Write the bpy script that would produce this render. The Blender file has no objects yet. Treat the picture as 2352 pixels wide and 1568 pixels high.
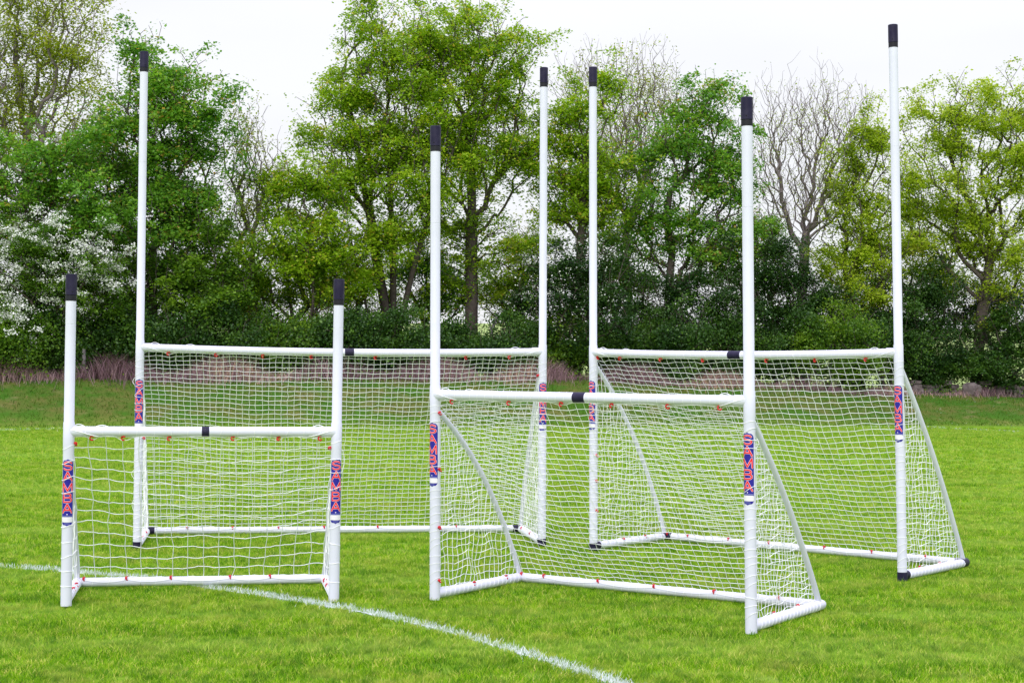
import bpy, math, random
import numpy as np
from mathutils import Matrix, Vector
R = math.radians
rng = np.random.default_rng(11)
random.seed(5)
SC = bpy.context.scene
COL = SC.collection

# ------------------------------------------------------------------ camera
F, PITCH, ROLL, EYE = 3656.6, R(0.99686), R(-0.53069), 1.6308      # focal length for a 2352 px wide picture
cam = bpy.data.cameras.new('camera')
cam.sensor_width = 36.0
cam.lens = F / 2352 * 36.0
cam.clip_start, cam.clip_end = 0.1, 3000
co = bpy.data.objects.new('camera', cam); COL.objects.link(co)
co.matrix_world = Matrix.Translation((0, 0, EYE)) @ Matrix.Rotation(R(90) + PITCH, 4, 'X') @ Matrix.Rotation(-ROLL, 4, 'Z')
SC.camera = co

# ------------------------------------------------------------------ world, sun, exposure
SUN_EL, SUN_AZ = R(40), R(195)       # high, slightly behind the camera and to the left
w = bpy.data.worlds.new('World'); SC.world = w; w.use_nodes = True
nt = w.node_tree; nt.nodes.clear()
def N(t, kind, **kw):
    n = t.nodes.new(kind)
    for k, v in kw.items(): setattr(n, k, v)
    return n
out = N(nt, 'ShaderNodeOutputWorld'); bg = N(nt, 'ShaderNodeBackground')
sky = N(nt, 'ShaderNodeTexSky', sky_type='NISHITA', sun_disc=False, sun_elevation=SUN_EL, sun_rotation=SUN_AZ)
tc = N(nt, 'ShaderNodeTexCoord'); mp = N(nt, 'ShaderNodeMapping'); mp.inputs['Scale'].default_value = (1, 1, 3.5)
nz = N(nt, 'ShaderNodeTexNoise'); nz.inputs['Scale'].default_value = 2.2; nz.inputs['Detail'].default_value = 5; nz.inputs['Roughness'].default_value = .45
cr = N(nt, 'ShaderNodeValToRGB')
cr.color_ramp.elements[0].position = .32; cr.color_ramp.elements[0].color = (7.35, 7.38, 7.7, 1)
cr.color_ramp.elements[1].position = .60; cr.color_ramp.elements[1].color = (8.2, 8.23, 8.6, 1)
sep = N(nt, 'ShaderNodeSeparateXYZ')
mr = N(nt, 'ShaderNodeMapRange'); mr.inputs['From Min'].default_value = .2; mr.inputs['From Max'].default_value = 1.0
mr.inputs['To Min'].default_value = 1.0; mr.inputs['To Max'].default_value = 2.0          # overcast sky: brighter overhead
mul = N(nt, 'ShaderNodeVectorMath', operation='SCALE')
mix = N(nt, 'ShaderNodeMix', data_type='RGBA'); mix.inputs['Factor'].default_value = .93
L = nt.links.new
L(tc.outputs['Generated'], mp.inputs['Vector']); L(mp.outputs[0], nz.inputs['Vector']); L(nz.outputs['Fac'], cr.inputs[0])
L(tc.outputs['Generated'], sep.inputs[0]); L(sep.outputs['Z'], mr.inputs['Value'])
zt = N(nt, 'ShaderNodeMix', data_type='RGBA', blend_type='MULTIPLY'); zt.inputs['B'].default_value = (.96, .93, 1.14, 1)   # cooler overhead
zf = N(nt, 'ShaderNodeMapRange'); zf.inputs['From Min'].default_value = .2; zf.inputs['From Max'].default_value = .6
L(sep.outputs['Z'], zf.inputs['Value']); L(zf.outputs[0], zt.inputs['Factor']); L(cr.outputs[0], zt.inputs['A']); L(zt.outputs['Result'], mul.inputs[0]); L(mr.outputs[0], mul.inputs['Scale'])
L(sky.outputs[0], mix.inputs['A']); L(mul.outputs[0], mix.inputs['B'])
L(mix.outputs['Result'], bg.inputs['Color']); bg.inputs['Strength'].default_value = .1
L(bg.outputs[0], out.inputs[0])

sl = bpy.data.lights.new('sun', 'SUN'); sl.energy = 1.4; sl.angle = R(25); sl.color = (1, .97, .9)
so = bpy.data.objects.new('sun', sl); COL.objects.link(so)
so.rotation_euler = Vector((-math.sin(SUN_AZ) * math.cos(SUN_EL), -math.cos(SUN_AZ) * math.cos(SUN_EL), -math.sin(SUN_EL))).to_track_quat('-Z', 'Y').to_euler()
so.location = (0, 0, 30)
SC.view_settings.view_transform = 'Standard'; SC.view_settings.look = 'None'
SC.view_settings.exposure = 0.32; SC.view_settings.gamma = 1; SC.view_settings.use_curve_mapping = False

# ------------------------------------------------------------------ helpers
def at(px, py, Y):
    """world x, z of a photo pixel (2352 px wide) at depth Y"""
    X_, Y_ = px - 1176, 784 - py
    c, s = math.cos(ROLL), math.sin(ROLL)
    X, V = X_ * c + Y_ * s, -X_ * s + Y_ * c
    c, s, k = math.cos(PITCH), math.sin(PITCH), V / F
    z = Y * (s + k * c) / (c - k * s)
    return X / F * (Y * c + z * s), z + EYE
def on_ground(px, py, zg=0.0):
    X_, Y_ = px - 1176, 784 - py
    c, s = math.cos(ROLL), math.sin(ROLL)
    X, V = X_ * c + Y_ * s, -X_ * s + Y_ * c
    c, s, k = math.cos(PITCH), math.sin(PITCH), V / F
    Y = (zg - EYE) * (c - k * s) / (s + k * c)
    return X / F * (Y * c + (zg - EYE) * s), Y
def tag(o, label=None, cat=None, group=None, kind=None):
    if label: o['label'] = label
    if cat: o['category'] = cat
    if group: o['group'] = group
    if kind: o['kind'] = kind
    return o
def empty(name, loc, rz=0):
    o = bpy.data.objects.new(name, None); COL.objects.link(o)
    o.location = loc; o.rotation_euler = (0, 0, rz); o.empty_display_size = .2
    return o

class MB:
    def __init__(s): s.v, s.f, s.m, s.sm, s.n = [], [], [], [], 0
    def add(s, verts, faces, mat=0, smooth=True):
        verts = np.asarray(verts, float)
        s.v.append(verts)
        b = s.n
        for f in faces:
            s.f.append([i + b for i in f]); s.m.append(mat); s.sm.append(smooth)
        s.n += len(verts)
    def tube(s, path, rad, sides=24, caps=True, mat=0, smooth=True, closed=False):
        P = np.asarray(path, float); n = len(P)
        rad = np.full(n, rad) if np.isscalar(rad) else np.asarray(rad)
        T = np.gradient(P, axis=0) if n > 2 else np.array([P[1] - P[0]] * 2)
        if closed:
            T = np.roll(P, -1, 0) - np.roll(P, 1, 0)
        T /= np.linalg.norm(T, axis=1)[:, None] + 1e-12
        u = np.cross(T[0], [0, 0, 1.]);
        if np.linalg.norm(u) < .1: u = np.cross(T[0], [0, 1., 0])
        u /= np.linalg.norm(u)
        a = np.arange(sides) / sides * 2 * math.pi
        ca, sa = np.cos(a)[:, None], np.sin(a)[:, None]
        V = []
        for i in range(n):
            u = u - T[i] * (u @ T[i]); u /= np.linalg.norm(u); w_ = np.cross(T[i], u)
            V.append(P[i] + rad[i] * (ca * u + sa * w_))
        V = np.concatenate(V); fs = []
        for i in range(n if closed else n - 1):
            j = (i + 1) % n
            for k in range(sides):
                k2 = (k + 1) % sides
                fs.append([i * sides + k, i * sides + k2, j * sides + k2, j * sides + k])
        s.add(V, fs, mat, smooth)
        if caps and not closed:
            s.f.append([s.n - len(V) + k for k in range(sides)][::-1]); s.m.append(mat); s.sm.append(False)
            s.f.append([s.n - sides + k for k in range(sides)]); s.m.append(mat); s.sm.append(False)
    def sleeve(s, a, b, r, sides=28, mat=0, bev=.003):
        """closed cylinder with softened rims"""
        a, b = np.array(a, float), np.array(b, float); d = (b - a); Ln = np.linalg.norm(d); d /= Ln
        s.tube([a, a + d * bev, b - d * bev, b], [r - bev, r, r, r - bev], sides, True, mat)
    def build(s, name, mats, parent=None):
        me = bpy.data.meshes.new(name)
        V = np.concatenate(s.v) if s.v else np.zeros((0, 3))
        me.from_pydata(V.tolist(), [], s.f)
        for m in (mats if isinstance(mats, (list, tuple)) else [mats]): me.materials.append(m)
        me.polygons.foreach_set('material_index', s.m); me.polygons.foreach_set('use_smooth', s.sm)
        me.update(); me.set_sharp_from_angle(angle=R(32))
        o = bpy.data.objects.new(name, me); COL.objects.link(o)
        if parent: o.parent = parent
        return o

def raw_mesh(name, V, Fq, mats, parent=None, attrs=None, smooth=False, tri=False, matidx=None):
    """fast mesh from arrays; Fq (n,4) quads or (n,3) triangles"""
    me = bpy.data.meshes.new(name)
    k = Fq.shape[1] if len(Fq) else 4
    me.vertices.add(len(V)); me.vertices.foreach_set('co', np.ascontiguousarray(V, dtype=np.float32).ravel())
    me.loops.add(Fq.size); me.loops.foreach_set('vertex_index', np.ascontiguousarray(Fq, dtype=np.int32).ravel())
    me.polygons.add(len(Fq)); me.polygons.foreach_set('loop_start', np.arange(len(Fq), dtype=np.int32) * k)
    me.polygons.foreach_set('loop_total', np.full(len(Fq), k, dtype=np.int32))
    me.update(calc_edges=True)
    me.polygons.foreach_set('use_smooth', np.full(len(Fq), smooth))
    if matidx is not None: me.polygons.foreach_set('material_index', np.asarray(matidx, dtype=np.int32))
    for m in (mats if isinstance(mats, (list, tuple)) else [mats]): me.materials.append(m)
    for an, (dom, arr) in (attrs or {}).items():
        at_ = me.attributes.new(an, 'FLOAT', dom); at_.data.foreach_set('value', np.asarray(arr, dtype=np.float32))
    o = bpy.data.objects.new(name, me); COL.objects.link(o)
    if parent: o.parent = parent
    return o

# ------------------------------------------------------------------ materials
def pmat(name, col, rough=.5, spec=.5, bump=None, noise=None, trans=0):
    m = bpy.data.materials.new(name); m.use_nodes = True; t = m.node_tree; b = t.nodes['Principled BSDF']
    b.inputs['Base Color'].default_value = (*col, 1); b.inputs['Roughness'].default_value = rough
    b.inputs['Specular IOR Level'].default_value = spec
    if noise:
        sc, amt, col2 = noise
        tcn = N(t, 'ShaderNodeNewGeometry'); n = N(t, 'ShaderNodeTexNoise'); n.inputs['Scale'].default_value = sc; n.inputs['Detail'].default_value = 6
        mrn = N(t, 'ShaderNodeMapRange'); mrn.inputs['From Min'].default_value = .42; mrn.inputs['From Max'].default_value = .72; mrn.inputs['To Max'].default_value = amt
        mx = N(t, 'ShaderNodeMix', data_type='RGBA'); mx.inputs['A'].default_value = (*col, 1); mx.inputs['B'].default_value = (*col2, 1)
        t.links.new(tcn.outputs['Position'], n.inputs['Vector']); t.links.new(n.outputs['Fac'], mrn.inputs['Value'])
        t.links.new(mrn.outputs[0], mx.inputs['Factor']); t.links.new(mx.outputs['Result'], b.inputs['Base Color'])
        if bump:
            bp = N(t, 'ShaderNodeBump'); bp.inputs['Strength'].default_value = bump; bp.inputs['Distance'].default_value = .02
            t.links.new(n.outputs['Fac'], bp.inputs['Height']); t.links.new(bp.outputs[0], b.inputs['Normal'])
    return m
M_PIPE = pmat('white_upvc', (.725, .735, .855), .5, .5, noise=(9, .35, (.64, .65, .76)))
M_BLACK = pmat('black_plastic', (.012, .009, .036), .5, .25, noise=(14, .5, (.045, .04, .075)))
M_SEAM = pmat('black_rubber', (.012, .012, .018), .6, .3)
M_CORD = pmat('white_net_cord', (.93, .94, .96), .7, .2)
M_RED = pmat('red_clip_plastic', (.62, .004, .012), .4, .5)
M_SBLUE = pmat('sticker_blue', (.014, .006, .30), .35, .5)
M_SRED = pmat('sticker_red', (.90, .004, .02), .35, .5)
M_SWHITE = pmat('sticker_white', (.86, .83, .88), .35, .5)
M_SLIGHT = pmat('sticker_pale_blue', (.30, .34, .66), .35, .5)

def ramp_mat(name, stops, rough=.6, trans=.3, pos_scale=None, attr='tint', spec=.25, big=None):
    """leaf or blade colour from a per-leaf random attribute, plus slow variation over the plant; part of the light passes through"""
    m = bpy.data.materials.new(name); m.use_nodes = True; t = m.node_tree; b = t.nodes['Principled BSDF']
    a = N(t, 'ShaderNodeAttribute', attribute_name=attr)
    r = N(t, 'ShaderNodeValToRGB'); r.color_ramp.elements[0].position = stops[0][0]; r.color_ramp.elements[0].color = (*stops[0][1], 1)
    r.color_ramp.elements[1].position = stops[-1][0]; r.color_ramp.elements[1].color = (*stops[-1][1], 1)
    for p, c in stops[1:-1]:
        e = r.color_ramp.elements.new(p); e.color = (*c, 1)
    g = N(t, 'ShaderNodeNewGeometry'); n = N(t, 'ShaderNodeTexNoise'); n.inputs['Scale'].default_value = pos_scale or 1.2; n.inputs['Detail'].default_value = 3
    ma = N(t, 'ShaderNodeMath', operation='MULTIPLY_ADD'); ma.inputs[1].default_value = .9; ma.inputs[2].default_value = -.45
    ad = N(t, 'ShaderNodeMath', operation='ADD', use_clamp=True)
    k = t.links.new
    k(g.outputs['Position'], n.inputs['Vector']); k(n.outputs['Fac'], ma.inputs[0]); k(ma.outputs[0], ad.inputs[0]); k(a.outputs['Fac'], ad.inputs[1])
    k(ad.outputs[0], r.inputs[0])
    colout = r.outputs[0]
    if big:
        for sc, lo, hi, cc, amt, stretch in big:
            mp_ = N(t, 'ShaderNodeMapping'); mp_.inputs['Scale'].default_value = stretch
            n2 = N(t, 'ShaderNodeTexNoise'); n2.inputs['Scale'].default_value = sc; n2.inputs['Detail'].default_value = 4
            m2 = N(t, 'ShaderNodeMapRange'); m2.inputs['From Min'].default_value = lo; m2.inputs['From Max'].default_value = hi; m2.inputs['To Max'].default_value = amt
            mx = N(t, 'ShaderNodeMix', data_type='RGBA', blend_type='MIX'); mx.inputs['B'].default_value = (*cc, 1)
            k(g.outputs['Position'], mp_.inputs[0]); k(mp_.outputs[0], n2.inputs['Vector']); k(n2.outputs['Fac'], m2.inputs['Value']); k(m2.outputs[0], mx.inputs['Factor'])
            k(colout, mx.inputs['A']); colout = mx.outputs['Result']
    k(colout, b.inputs['Base Color'])
    b.inputs['Roughness'].default_value = rough; b.inputs['Specular IOR Level'].default_value = spec
    tr = N(t, 'ShaderNodeBsdfTranslucent'); ms = N(t, 'ShaderNodeMixShader'); ms.inputs[0].default_value = trans
    gm = N(t, 'ShaderNodeMix', data_type='RGBA', blend_type='MULTIPLY'); gm.inputs['Factor'].default_value = 1; gm.inputs['B'].default_value = (1.5, 1.55, .7, 1)
    k(colout, gm.inputs['A']); k(gm.outputs['Result'], tr.inputs['Color'])
    o = t.nodes['Material Output']; k(b.outputs[0], ms.inputs[1]); k(tr.outputs[0], ms.inputs[2]); k(ms.outputs[0], o.inputs[0])
    return m

# ------------------------------------------------------------------ terrain
def smooth(a, b, x):
    t = np.clip((x - a) / (b - a), 0, 1); return t * t * (3 - 2 * t)
def toe(x): return 44.5 + 4.2 * np.clip(np.asarray(x, float) / 13.0, -1.3, 1.1)
def bank_h(x): return np.interp(x, [-40, -15, 1, 7, 13.5, 40], [1.1, 1.16, 1.30, 1.1, .86, .8])
BW = 3.6
def ground_z(x, y):
    x = np.asarray(x, float); y = np.asarray(y, float); d = y - toe(x)
    z = bank_h(x) * smooth(0, BW, d) + .05 * smooth(-3, 0, d)
    z = z + np.clip(y - 78, 0, 160) * .045
    z = z + .03 * np.sin(x * .9 + 1.3 * np.sin(y * .5)) * smooth(.4, 2, d) + .012 * np.sin(x * .31) * np.sin(y * .27)
    return z - .022
GRASS_BIG = [(1.0, .50, .60, (.42, .56, .12), .34, (.06, 1, 1)), (.35, .50, .72, (.32, .38, .035), .42, (1, 1, 1)), (1.6, .55, .75, (.38, .36, .07), .35, (1, 1, 1)), (3.2, .5, .66, (.46, .50, .12), .35, (1, 1, 1)), (9, .50, .66, (.05, .18, .015), .6, (1, 1, 1))]
M_BLADE = ramp_mat('grass_blades', [(0, (.050, .155, .006)), (.36, (.175, .38, .008)), (.70, (.37, .58, .020)), (.94, (.72, .66, .20))], rough=.6, trans=.3, pos_scale=2.2, spec=.1, big=GRASS_BIG)
M_WBLADE = pmat('line_paint_on_blades', (.74, .79, .82), .7, .2, noise=(60, .8, (.42, .56, .40)))

def ground_material():
    m = bpy.data.materials.new('field_turf'); m.use_nodes = True; t = m.node_tree; b = t.nodes['Principled BSDF']; k = t.links.new
    g = N(t, 'ShaderNodeNewGeometry')
    def noise(sc, st=(1, 1, 1), det=6, rough=.6):
        mp_ = N(t, 'ShaderNodeMapping'); mp_.inputs['Scale'].default_value = st; k(g.outputs['Position'], mp_.inputs[0])
        n = N(t, 'ShaderNodeTexNoise'); n.inputs['Scale'].default_value = sc; n.inputs['Detail'].default_value = det; n.inputs['Roughness'].default_value = rough
        k(mp_.outputs[0], n.inputs['Vector']); return n.outputs['Fac']
    def mr_(v, a, b_, c=0., d=1.):
        n = N(t, 'ShaderNodeMapRange'); n.inputs['From Min'].default_value = a; n.inputs['From Max'].default_value = b_; n.inputs['To Min'].default_value = c; n.inputs['To Max'].default_value = d
        k(v, n.inputs['Value']); return n.outputs[0]
    def mix_(f, a, b_):
        n = N(t, 'ShaderNodeMix', data_type='RGBA')
        if isinstance(f, float): n.inputs['Factor'].default_value = f
        else: k(f, n.inputs['Factor'])
        for s_, q in (('A', a), ('B', b_)):
            if isinstance(q, tuple): n.inputs[s_].default_value = (*q, 1)
            else: k(q, n.inputs[s_])
        return n.outputs['Result']
    fine = noise(22, (1, .35, 1), 8, .75)
    col = mix_(mr_(fine, .3, .7), (.09, .21, .008), (.25, .44, .015))
    col = mix_(mr_(noise(.5), .5, .75, 0, .5), col, (.30, .34, .05))
    col = mix_(mr_(noise(.9, (.12, 1, 1), 4), .5, .68, 0, .55), col, (.34, .46, .07))      # mowing bands across the pitch
    # rough bank and what lies behind it
    a = N(t, 'ShaderNodeAttribute', attribute_name='bank')
    b1 = mix_(mr_(noise(1.1, (1, 1, 2.4), 6), .42, .62), (.050, .16, .008), (.15, .155, .035))
    b1 = mix_(mr_(noise(14, (1, 1, 1), 8, .8), .35, .7, 0, .7), b1, (.045, .085, .012))
    b1 = mix_(mr_(noise(2.2, (.7, 1, 2), 5), .56, .74, 0, .6), b1, (.27, .22, .10))
    col = mix_(a.outputs['Fac'], col, b1)
    a2 = N(t, 'ShaderNodeAttribute', attribute_name='far')
    col = mix_(a2.outputs['Fac'], col, (.30, .40, .12))
    a3 = N(t, 'ShaderNodeAttribute', attribute_name='litter')
    col = mix_(a3.outputs['Fac'], col, mix_(mr_(noise(9), .35, .7), (.030, .022, .018), (.11, .075, .05)))
    k(col, b.inputs['Base Color']); b.inputs['Roughness'].default_value = .85; b.inputs['Specular IOR Level'].default_value = .15
    bp = N(t, 'ShaderNodeBump'); bp.inputs['Strength'].default_value = .8; bp.inputs['Distance'].default_value = .03
    k(fine, bp.inputs['Height']); k(bp.outputs[0], b.inputs['Normal'])
    return m
M_TURF = ground_material()
xs = np.concatenate([np.arange(-300, -30, 12), np.arange(-30, 30, .5), np.arange(30, 301, 12)])
ys = np.concatenate([np.arange(-20, 36, 1.0), np.arange(36, 56, .25), np.arange(56, 90, 1.5), np.arange(90, 700, 15)])
GX, GY = np.meshgrid(xs, ys); GZ = ground_z(GX, GY)
V = np.stack([GX, GY, GZ], -1).reshape(-1, 3); nx = len(xs)
ii, jj = np.meshgrid(np.arange(nx - 1), np.arange(len(ys) - 1)); b0 = (jj * nx + ii).ravel()
dd = (GY - toe(GX)).ravel()
raw_mesh('ground', V, np.stack([b0, b0 + 1, b0 + nx + 1, b0 + nx], 1), M_TURF, smooth=True,
         attrs={'bank': ('POINT', smooth(-1.2, 1.6, dd)), 'far': ('POINT', smooth(24, 34, dd)), 'litter': ('POINT', smooth(BW - .2, BW + .5, dd) * (1 - smooth(13, 18, dd)))})['kind'] = 'structure'

# ------------------------------------------------------------------ grass blades
def blades(x, y, z, h, wd, lean, seg=2):
    """n curved blades -> verts (n*5,3), faces as quads (two per blade, the second closing to the tip)"""
    n = len(x); az = rng.uniform(0, 2 * math.pi, n); bz = rng.uniform(0, 2 * math.pi, n)
    dx, dy = np.cos(az), np.sin(az); wx, wy = np.cos(bz) * wd / 2, np.sin(bz) * wd / 2
    base = np.stack([x, y, z], 1); W = np.stack([wx, wy, 0 * wx], 1)
    mid = base + np.stack([dx * lean * .35, dy * lean * .35, h * .58], 1)
    tip = base + np.stack([dx * lean, dy * lean, h], 1)
    Vb = np.stack([base - W, base + W, mid + W * .75, mid - W * .75, tip + W * .12, tip - W * .12], 1).reshape(-1, 3)
    o = (np.arange(n) * 6)[:, None]
    Fb = np.concatenate([o + [0, 1, 2, 3], o + [3, 2, 4, 5]], 1).reshape(-1, 4)
    return Vb, Fb

LINE_PX = [(-60, 1293), (0, 1299), (130, 1306), (237, 1318), (316, 1321), (400, 1333), (492, 1347), (598, 1361), (703, 1378), (827, 1398), (983, 1431), (1139, 1476), (1295, 1523), (1420, 1564), (1560, 1612)]
LINE = np.array([on_ground(px, py - 1, 0) for px, py in LINE_PX])
FAR_LINE = np.array([on_ground(px, py, 0) for px, py in [(-80, 988.5), (140, 987), (1100, 984.5), (1800, 982), (2122, 981.5), (2240, 986), (2420, 993)]])
def dist_line(x, y, P):
    d = np.full(len(x), 1e9); q = np.stack([x, y], 1)
    for a, b in zip(P[:-1], P[1:]):
        ab = b - a; t = np.clip(((q - a) @ ab) / (ab @ ab), 0, 1)
        d = np.minimum(d, np.linalg.norm(q - a - t[:, None] * ab, axis=1))
    return d

def grass_field():
    VT, FT, tid, tint = [], [], [], []; n0 = 0
    NV = 6
    for v in range(NV):
        nb = 32
        r = .055 * np.sqrt(rng.random(nb)); a = rng.uniform(0, 6.283, nb)
        hh = rng.uniform(.018, .037, nb); hh[rng.random(nb) < .08] *= 1.35
        vb, fb = blades(r * np.cos(a), r * np.sin(a), np.zeros(nb), hh, rng.uniform(.0027, .0044, nb), rng.uniform(.008, .038, nb))
        VT.append(vb); FT.append(fb + n0); n0 += len(vb); tid += [v] * len(vb); tint += list(np.repeat(np.clip(np.where(rng.random(nb) < .05, 1.3, rng.normal(.40, .30, nb)), 0, 1), 6))
    # scatter: full cover near the camera, thinner and coarser with distance
    PX, PY, S = [], [], []
    for (y0, y1, dens, sc) in [(7.2, 10.5, 420, 1.0), (10.5, 14, 350, .95), (14, 19, 220, 1.0), (19, 27, 110, 1.15), (27, 47.5, 40, 1.35)]:
        wdt = lambda yy: .36 * yy + .9
        A = 2 * wdt(y1) * (y1 - y0); n = int(A * dens)
        x = rng.uniform(-wdt(y1), wdt(y1), n); y = rng.uniform(y0, y1, n)
        k = (np.abs(x) < wdt(y)) & (y < toe(x) + .3); x, y = x[k], y[k]
        PX.append(x); PY.append(y); S.append(np.full(len(x), sc) * rng.uniform(.75, 1.2, len(x)))
    x, y, s_ = map(np.concatenate, (PX, PY, S))
    k = dist_line(x, y, LINE) > .045 + .02 * rng.random(len(x)); x, y, s_ = x[k], y[k], s_[k]
    s_ = s_ * (1 + .22 * np.sin(x * 5.1 + 2.2 * np.sin(y * 3.7)) * np.sin(y * 4.3 + 1.9 * np.sin(x * 2.9)))   # uneven tufts
    P = np.stack([x, y, ground_z(x, y)], 1); n = len(P)
    V = np.concatenate(VT + [P]); Fq = np.concatenate(FT)
    o = raw_mesh('grass', V, Fq, M_BLADE, attrs={'tint': ('POINT', np.concatenate([tint, np.zeros(n)])),
        'tid': ('POINT', np.concatenate([tid, np.full(n, -1)])), 'scl': ('POINT', np.concatenate([np.ones(n0), s_])),
        'rz': ('POINT', np.concatenate([np.zeros(n0), rng.uniform(0, 6.28, n)])), 'pick': ('POINT', np.concatenate([np.zeros(n0), rng.integers(0, NV, n)]))})
    g = bpy.data.node_groups.new('grass_scatter', 'GeometryNodeTree')
    g.interface.new_socket('Geometry', in_out='INPUT', socket_type='NodeSocketGeometry'); g.interface.new_socket('Geometry', in_out='OUTPUT', socket_type='NodeSocketGeometry')
    gi, go = N(g, 'NodeGroupInput'), N(g, 'NodeGroupOutput'); k = g.links.new
    def attr(nm):
        a = N(g, 'GeometryNodeInputNamedAttribute', data_type='FLOAT'); a.inputs['Name'].default_value = nm; return a.outputs['Attribute']
    def cmp(v):
        c = N(g, 'FunctionNodeCompare', data_type='FLOAT', operation='EQUAL'); k(attr('tid'), c.inputs['A']); c.inputs['B'].default_value = v; c.inputs['Epsilon'].default_value = .1; return c.outputs[0]
    def sepg(v):
        s2 = N(g, 'GeometryNodeSeparateGeometry', domain='POINT'); k(gi.outputs[0], s2.inputs['Geometry']); k(cmp(v), s2.inputs['Selection']); return s2.outputs['Selection']
    gti = N(g, 'GeometryNodeGeometryToInstance')
    for v in range(NV)[::-1]: k(sepg(v), gti.inputs[0])
    m2p = N(g, 'GeometryNodeMeshToPoints'); k(sepg(-1), m2p.inputs['Mesh'])
    iop = N(g, 'GeometryNodeInstanceOnPoints'); k(m2p.outputs[0], iop.inputs['Points']); k(gti.outputs[0], iop.inputs['Instance'])
    iop.inputs['Pick Instance'].default_value = True; k(attr('pick'), iop.inputs['Instance Index'])
    cx = N(g, 'ShaderNodeCombineXYZ'); k(attr('rz'), cx.inputs['Z']); k(cx.outputs[0], iop.inputs['Rotation'])
    k(attr('scl'), iop.inputs['Scale']); k(iop.outputs[0], go.inputs[0])
    o.modifiers.new('scatter', 'NODES').node_group = g
    tag(o, 'short mown bright green grass over the pitch', 'grass', kind='stuff')
grass_field()

def along(P, n, halfw):
    seg = np.linalg.norm(np.diff(P, axis=0), axis=1); t = rng.uniform(0, seg.sum(), n); c = np.concatenate([[0], np.cumsum(seg)])
    i = np.clip(np.searchsorted(c, t) - 1, 0, len(seg) - 1); f = (t - c[i]) / seg[i]
    d = (P[i + 1] - P[i]) / seg[i][:, None]; q = P[i] + (P[i + 1] - P[i]) * f[:, None]
    off = rng.normal(0, halfw, n); off = np.where(rng.random(n) < .14, off * 2.3, off); return q[:, 0] - d[:, 1] * off, q[:, 1] + d[:, 0] * off, seg.sum()
def painted_line(name, P, halfw, dens, h, wd, label):
    Lg = np.linalg.norm(np.diff(P, axis=0), axis=1).sum(); n = int(Lg * dens)
    x, y, _ = along(P, n, halfw); patch = np.sin(x * 7.1 + 2 * np.sin(y * 5)) + rng.normal(0, .8, n); k = patch > -1.0; x, y = x[k], y[k]; n = len(x)
    vb, fb = blades(x, y, ground_z(x, y), rng.uniform(.6, 1.15, n) * h, np.full(n, wd), rng.uniform(.2, .9, n) * h)
    # the painted ground between the blades, a ragged strip 4 mm above the turf
    vs, fs = [], []; b = len(vb); D = np.gradient(P, axis=0); D /= np.linalg.norm(D, axis=1)[:, None]
    t = np.linspace(0, len(P) - 1, len(P) * 30); px_ = np.interp(t, range(len(P)), P[:, 0]); py_ = np.interp(t, range(len(P)), P[:, 1])
    dx = np.interp(t, range(len(P)), D[:, 0]); dy = np.interp(t, range(len(P)), D[:, 1]); wj = halfw * rng.uniform(-.3, 1.2, (2, len(t)))
    a = np.stack([px_ - dy * wj[0], py_ + dx * wj[0]], 1); c = np.stack([px_ + dy * wj[1], py_ - dx * wj[1]], 1)
    A3 = np.column_stack([a, ground_z(a[:, 0], a[:, 1]) + .004]); C3 = np.column_stack([c, ground_z(c[:, 0], c[:, 1]) + .004])
    m = len(t); q = np.arange(m - 1)
    V = np.concatenate([vb, A3, C3]); Fq = np.concatenate([fb, np.stack([b + q, b + m + q, b + m + q + 1, b + q + 1], 1)])
    raw_mesh(name, V, Fq, M_WBLADE)['kind'] = 'structure'
painted_line('white_pitch_line', LINE, .026, 540, .040, .0042, '')
painted_line('far_pitch_line', FAR_LINE, .04, 32, .05, .014, '')

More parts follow.
